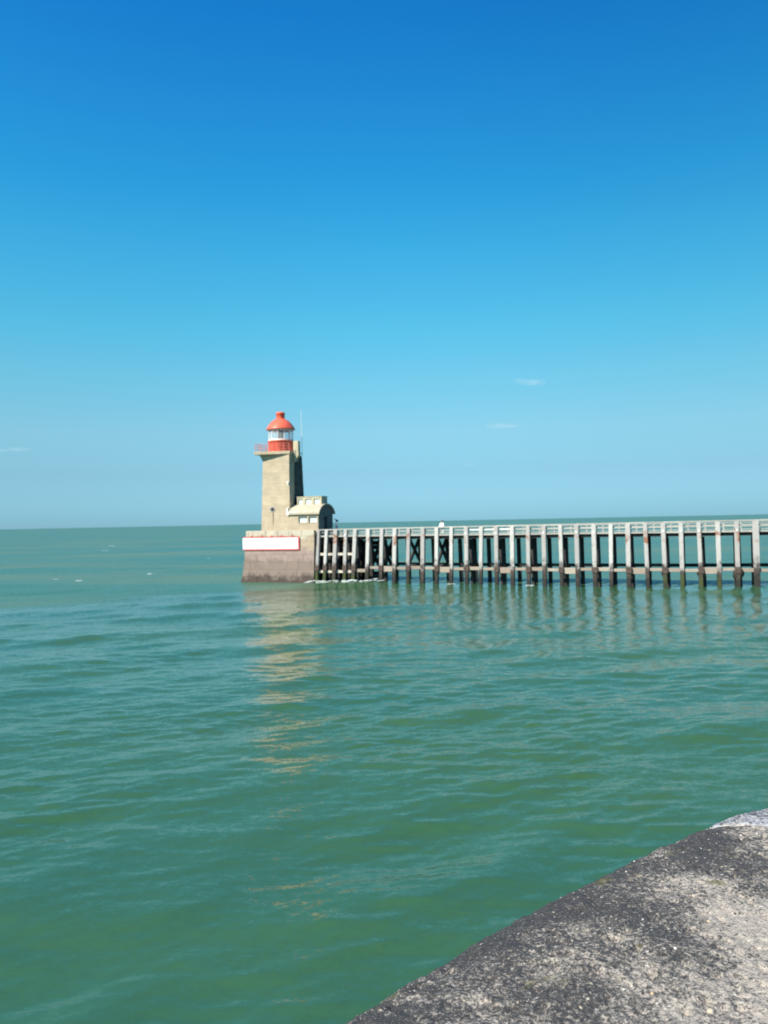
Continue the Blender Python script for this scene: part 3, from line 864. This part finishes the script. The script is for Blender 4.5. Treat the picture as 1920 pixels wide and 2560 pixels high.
for t in np.linspace(0, 1, 12):
    lx, ly = -0.2 + 9.5 * t, -0.35 + 1.5 * t - .6 * math.sin(t * 3.1)
    p = world_of(lx, ly, 0)
    wake.append((p[0] + .5 * math.sin(t * 17), p[1] + .5 * math.sin(t * 23), 1.3, .85, int(15 * (1.1 - .55 * t)), TH + .25 + .3 * math.sin(t * 9), .30 * abs(math.sin(t * 11 + 1))))
for i in range(1, 29, 1):
    p = world_of(BOT[i][0], BOT[i][1], 0)
    if i < 6 or i in (11, 16): wake.append((p[0], p[1] - .2, .6, .4, 8, TH, .06))
foam("wake_foam", wake, "broken white foam washing round the pier foot")

# ------------------------------------------------------------------ near quay (concrete coping in the foreground)
EDGE = np.array([(-9, -8.2), (-5, -4.0), (-3, -1.75), (-1.6, .0), (-.75, .93), (-.11, 1.58), (.06, 1.755), (.2, 1.888), (.45, 2.11), (.75, 2.365), (1.05, 2.592), (1.3, 2.745), (1.8, 2.99), (2.6, 3.25), (4, 3.45), (7, 3.5), (12, 3.2)], float)
def catmull(P, n):
    out = []
    for i in range(len(P) - 1):
        p0, p1, p2, p3 = P[max(i - 1, 0)], P[i], P[i + 1], P[min(i + 2, len(P) - 1)]
        t = np.linspace(0, 1, n, endpoint=False)[:, None]
        m1, m2 = (p2 - p0) / 2, (p3 - p1) / 2
        l = np.linalg.norm(p2 - p1)
        l0, l2 = max(np.linalg.norm(p1 - p0), 1e-6), max(np.linalg.norm(p3 - p2), 1e-6)
        m1 = (p2 - p0) / (l + l0) * l; m2 = (p3 - p1) / (l + l2) * l
        out.append((2 * t**3 - 3 * t**2 + 1) * p1 + (t**3 - 2 * t**2 + t) * m1 + (-2 * t**3 + 3 * t**2) * p2 + (t**3 - t**2) * m2)
    return np.concatenate(out + [P[-1:]])
C = catmull(EDGE, 40)
_t = np.gradient(C, axis=0); _t /= np.linalg.norm(_t, axis=1)[:, None]
C = C + np.stack([-_t[:, 1], _t[:, 0]], 1) * 0.084      # the nose of the coping overhangs the measured skyline
S = np.concatenate([[0], np.cumsum(np.linalg.norm(np.diff(C, axis=0), axis=1))])
ic = int(np.argmin(np.linalg.norm(C - np.array([-.4, 1.27]), axis=1))); s_a = S[ic]
ie = int(np.argmin(np.linalg.norm(C - np.array([1.9, 3.03]), axis=1))); s_b = S[ie]
sv = np.concatenate([np.linspace(0, s_a, 40)[:-1], np.arange(s_a, s_b, .0045), np.linspace(s_b, S[-1], 40)])
dv = np.concatenate([[-.9, -.5], -np.linspace(.24, 0, 8)[:-1], np.arange(0, 1.75, .0045), [1.8, 2.0, 2.4]])
cx_, cy_ = np.interp(sv, S, C[:, 0]), np.interp(sv, S, C[:, 1])
k_ = 9; ker = np.ones(k_) / k_
tx, ty = np.gradient(cx_, sv), np.gradient(cy_, sv)
tl = np.hypot(tx, ty); tx, ty = tx / tl, ty / tl
SS, DD = np.meshgrid(sv, dv, indexing='ij')
dc = np.maximum(DD, 0)
RAD = .07
# d<0: the wall face below the rounded nose; 0..: top
ins = np.where(DD < 0, 0, dc)
QX = cx_[:, None] + ty[:, None] * ins
QY = cy_[:, None] - tx[:, None] * ins
t_ = np.clip(dc / .34, 0, 1)
QZ = 7.0 - .035 * (1 - t_) ** 2
rnd_ = np.clip(1 - dc / RAD, 0, 1)
QZ -= RAD * (1 - np.sqrt(np.clip(1 - rnd_ ** 2, 0, 1)))
QZ = np.where(DD < 0, 7.0 - .035 - RAD + DD * 10, QZ)
amp_ = np.clip(dc / .03, 0.15, 1)
h = (fnoise(QX / .30, QY / .30, 1) - .5) * .016 + (fnoise(QX / .09, QY / .09, 2) - .5) * .008
peb = fnoise(QX / .021, QY / .021, 4) ; peb2 = fnoise(QX / .011, QY / .011, 5)
h += (np.clip(peb, .35, 1) - .5) * .0075 + (peb2 - .5) * .0045 + (fnoise(QX / .0065, QY / .0065, 6) - .5) * .0022
pit = fnoise(QX / .028 + 7, QY / .028, 9)
h -= np.clip(pit - .72, 0, 1) * .035
QZ = QZ + h * amp_
# joint between two coping blocks
j0, jd = np.array([1.085, 2.635]), np.array([.90, -.36]); jd /= np.linalg.norm(jd)
side = (QX - j0[0]) * (-jd[1]) + (QY - j0[1]) * jd[0]
side = side + (fnoise(QX / .05, QY / .05, 12) - .5) * .025
QZ -= .012 * np.exp(-(side / .008) ** 2) * (DD > -.1)
def quay_mat(name, pale):
    m = Mat(name)
    at = m.n.new("ShaderNodeAttribute"); at.attribute_name = "edge_distance"
    d = at.outputs['Fac']
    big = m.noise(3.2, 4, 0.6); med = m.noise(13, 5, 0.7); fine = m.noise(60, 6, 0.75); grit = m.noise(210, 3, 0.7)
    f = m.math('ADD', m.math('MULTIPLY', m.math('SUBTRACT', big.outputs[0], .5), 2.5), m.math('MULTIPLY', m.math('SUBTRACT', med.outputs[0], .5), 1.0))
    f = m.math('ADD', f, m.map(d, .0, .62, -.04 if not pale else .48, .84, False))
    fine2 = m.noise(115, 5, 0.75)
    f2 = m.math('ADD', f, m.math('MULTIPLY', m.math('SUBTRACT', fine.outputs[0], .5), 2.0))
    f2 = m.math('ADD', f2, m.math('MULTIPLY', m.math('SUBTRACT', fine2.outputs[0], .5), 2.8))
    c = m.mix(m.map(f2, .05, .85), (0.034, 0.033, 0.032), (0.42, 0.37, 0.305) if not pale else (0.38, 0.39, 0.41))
    c = m.mix(m.map(grit.outputs[0], .50, .62, 0, .8), c, (0.055, 0.052, 0.05))
    c = m.mix(m.map(grit.outputs[0], .42, .33, 0, .5), c, (0.46, 0.45, 0.42))
    vo = m.n.new("ShaderNodeTexVoronoi"); vo.inputs['Scale'].default_value = 95; vo.inputs['Randomness'].default_value = 1.0
    wv = m.n.new("ShaderNodeVectorMath"); wv.operation = 'MULTIPLY_ADD'; m.l.new(grit.outputs['Color'], wv.inputs[0]); wv.inputs[1].default_value = (.012, .012, .012); m.l.new(m.pos, wv.inputs[2])
    m.l.new(wv.outputs[0], vo.inputs['Vector'])
    sp = m.n.new("ShaderNodeSeparateColor"); m.l.new(vo.outputs['Color'], sp.inputs[0])
    spk = m.math('MULTIPLY', m.map(vo.outputs['Distance'], .38, .2), m.map(sp.outputs[0], .86, .88))
    c = m.mix(m.math('MULTIPLY', spk, .85), c, m.mix(sp.outputs[1], (0.62, 0.60, 0.55), (0.45, 0.36, 0.24)))
    spd = m.math('MULTIPLY', m.map(vo.outputs['Distance'], .5, .3), m.map(sp.outputs[2], .82, .84))
    c = m.mix(m.math('MULTIPLY', spd, .85), c, (0.03, 0.028, 0.022))
    aj = m.n.new("ShaderNodeAttribute"); aj.attribute_name = "joint_distance"      # crumbled pale mortar along the joint
    mort = m.math('MULTIPLY', m.map(m.math('ADD', aj.outputs['Fac'], m.math('MULTIPLY', m.math('SUBTRACT', med.outputs[0], .5), .10)), .020, .002), .6)
    c = m.mix(mort, c, (0.46, 0.42, 0.34))
    lich = m.noise(6.5, 5, .7)
    c = m.mix(m.math('MULTIPLY', m.map(lich.outputs[0], .60, .70), m.map(med.outputs[0], .45, .65, 0, .75)), c, (0.10, 0.095, 0.03))
    rl_ = m.noise(11.0, 5, .7)
    c = m.mix(m.math('MULTIPLY', m.map(rl_.outputs[0], .655, .70), m.map(fine.outputs[0], .45, .65, 0, .8)), c, (0.20, 0.085, 0.035))
    m.color(c).set(Roughness=.85)
    m.bump(m.math('ADD', fine.outputs[0], m.math('MULTIPLY', grit.outputs[0], .5)), .9, .006)
    return m.m
QM1, QM2 = quay_mat("lichened_quay_concrete", False), quay_mat("pale_salted_concrete", True)
quay = empty("quay_wall", (0, 0, 0)); tag(quay, kind='structure')
sc = (side[:-1, :-1] + side[1:, 1:]) / 2
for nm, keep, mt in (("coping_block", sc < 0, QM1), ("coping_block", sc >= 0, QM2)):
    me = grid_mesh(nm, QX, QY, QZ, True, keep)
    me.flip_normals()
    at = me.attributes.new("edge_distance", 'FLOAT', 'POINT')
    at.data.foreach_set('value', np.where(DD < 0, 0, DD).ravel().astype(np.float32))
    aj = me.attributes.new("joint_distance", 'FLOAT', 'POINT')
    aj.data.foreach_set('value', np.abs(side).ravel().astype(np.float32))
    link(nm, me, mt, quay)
MB().prism([(-9, -8.4), (-3.1, -1.9), (-.8, .7), (.4, 1.85), (1.3, 2.5), (2.6, 3.0), (7, 3.2), (12, 2.9), (12, -9)], 6.2, 6.9 - .02).build("quay_body", STONE, quay)
MB().prism([(-9, -8.3), (-3.05, -1.86), (-.8, .8), (.4, 2.0), (1.3, 2.68), (2.6, 3.18), (7, 3.4), (12, 3.1), (12, -9)], -2.5, 6.19).build("quay_body", STONE, quay)
# pebbles and shell bits caught in the concrete
pb = MB(); rg = random.Random(9)
cols = []
def zq(x, y):
    return 7.0
sel = []
for (x, y, s) in [(.637, 1.615, .009), (.675, 2.175, .006), (.542, 1.681, .005), (.778, 1.97, .005)] + [(None, None, None)] * 60:
    if x is None:
        i = rg.randrange(60, len(sv) - 60); j = rg.randrange(20, len(dv) - 10)
        s = rg.choice([.002, .0025, .003, .0035, .005]); x, y, z = QX[i, j], QY[i, j], QZ[i, j]
    else:
        d2 = (QX - x) ** 2 + (QY - y) ** 2; i, j = np.unravel_index(np.argmin(d2), d2.shape); z = QZ[i, j]
    sel.append((float(x), float(y), float(z), s))
for (x, y, z, s) in sel:
    a0 = rg.uniform(0, 6.28); e = rg.uniform(.55, .9); ca, sa = math.cos(a0), math.sin(a0)
    vs = []
    for zz_, r_ in ((-.3, .9), (.15, 1.0), (.5, .6)):
        for q in range(6):
            t = 2 * math.pi * q / 6; dx, dy = s * r_ * math.cos(t) * rg.uniform(.85, 1.1), s * r_ * e * math.sin(t)
            vs.append((x + dx * ca - dy * sa, y + dx * sa + dy * ca, z + zz_ * s))
    vs.append((x, y, z + .6 * s))
    pb.add(vs, [(a * 6 + q, a * 6 + (q + 1) % 6, a * 6 + 6 + (q + 1) % 6, a * 6 + 6 + q) for a in (0, 1) for q in range(6)] + [(12 + q, 12 + (q + 1) % 6, 18) for q in range(6)], True)
pm = Mat("pale_pebble")
pn = pm.noise(23, 1, .5)
pm.color(pm.mix(pm.map(pn.outputs[0], .35, .65), (0.62, 0.60, 0.57), (0.45, 0.33, 0.19))).set(Roughness=.6)
po_ = pb.build("pebbles", pm.m, quay); po_['kind'] = 'stuff'

# ------------------------------------------------------------------ small clouds low over the sea
def cloud(dirv, label, w, seed, dens):
    Dm = 6000.0
    c = Vector((0, 0, CAM_Z)) + Vector(dirv) * Dm
    rg = random.Random(seed)
    root = empty("cloud", tuple(c)); tag(root, label, "cloud", "small faint clouds")
    mt = bpy.data.materials.get("thin_cloud")
    if mt is None:
        mt = bpy.data.materials.new("thin_cloud"); mt.use_nodes = True
        n, l = mt.node_tree.nodes, mt.node_tree.links; n.clear()
        o = n.new("ShaderNodeOutputMaterial"); pv = n.new("ShaderNodeVolumePrincipled")
        pv.inputs['Color'].default_value = (1.0, .97, .97, 1); pv.inputs['Density'].default_value = .0008
        pv.inputs['Anisotropy'].default_value = .0
        l.new(pv.outputs[0], o.inputs['Volume'])
    for k in range(5):
        s = w * rg.uniform(.22, .5)
        x, z = (k - 2) / 2 * w * .5 + rg.uniform(-.1, .1) * w, rg.uniform(-.04, .06) * w
        pr = [(max(.01, s * math.sin(math.pi * a / 10)), 0) for a in range(11)]
        mb = MB(); vs = []
        for a in range(11):
            for b in range(16):
                th, p2 = math.pi * a / 10, 2 * math.pi * b / 16
                rr_ = s * (1 + .12 * math.sin(3 * p2 + k) * math.sin(2 * th))
                vs.append((x + rr_ * math.sin(th) * math.cos(p2), rr_ * math.sin(th) * math.sin(p2) + 20 * k, z + rr_ * .30 * math.cos(th) * dens))
        mb.add(vs, [(a * 16 + b, (a + 1) * 16 + b, (a + 1) * 16 + (b + 1) % 16, a * 16 + (b + 1) % 16) for a in range(10) for b in range(16)], True)
        mb.build("puff", mt, root)
cloud((.1844, 1, .1735), "small pale wisp of cloud highest above the timber pier", 190, 1, 1.0)
cloud((.154, 1, .1182), "small pale wisp of cloud lower and left of the highest one", 170, 2, .8)
cloud((-.4785, 1, .1005), "small faint cloud low at the left edge of the sky", 190, 3, .6)
cloud((.1092, 1, .0702), "faintest tiny cloud just above the horizon over the pier", 90, 4, .7)
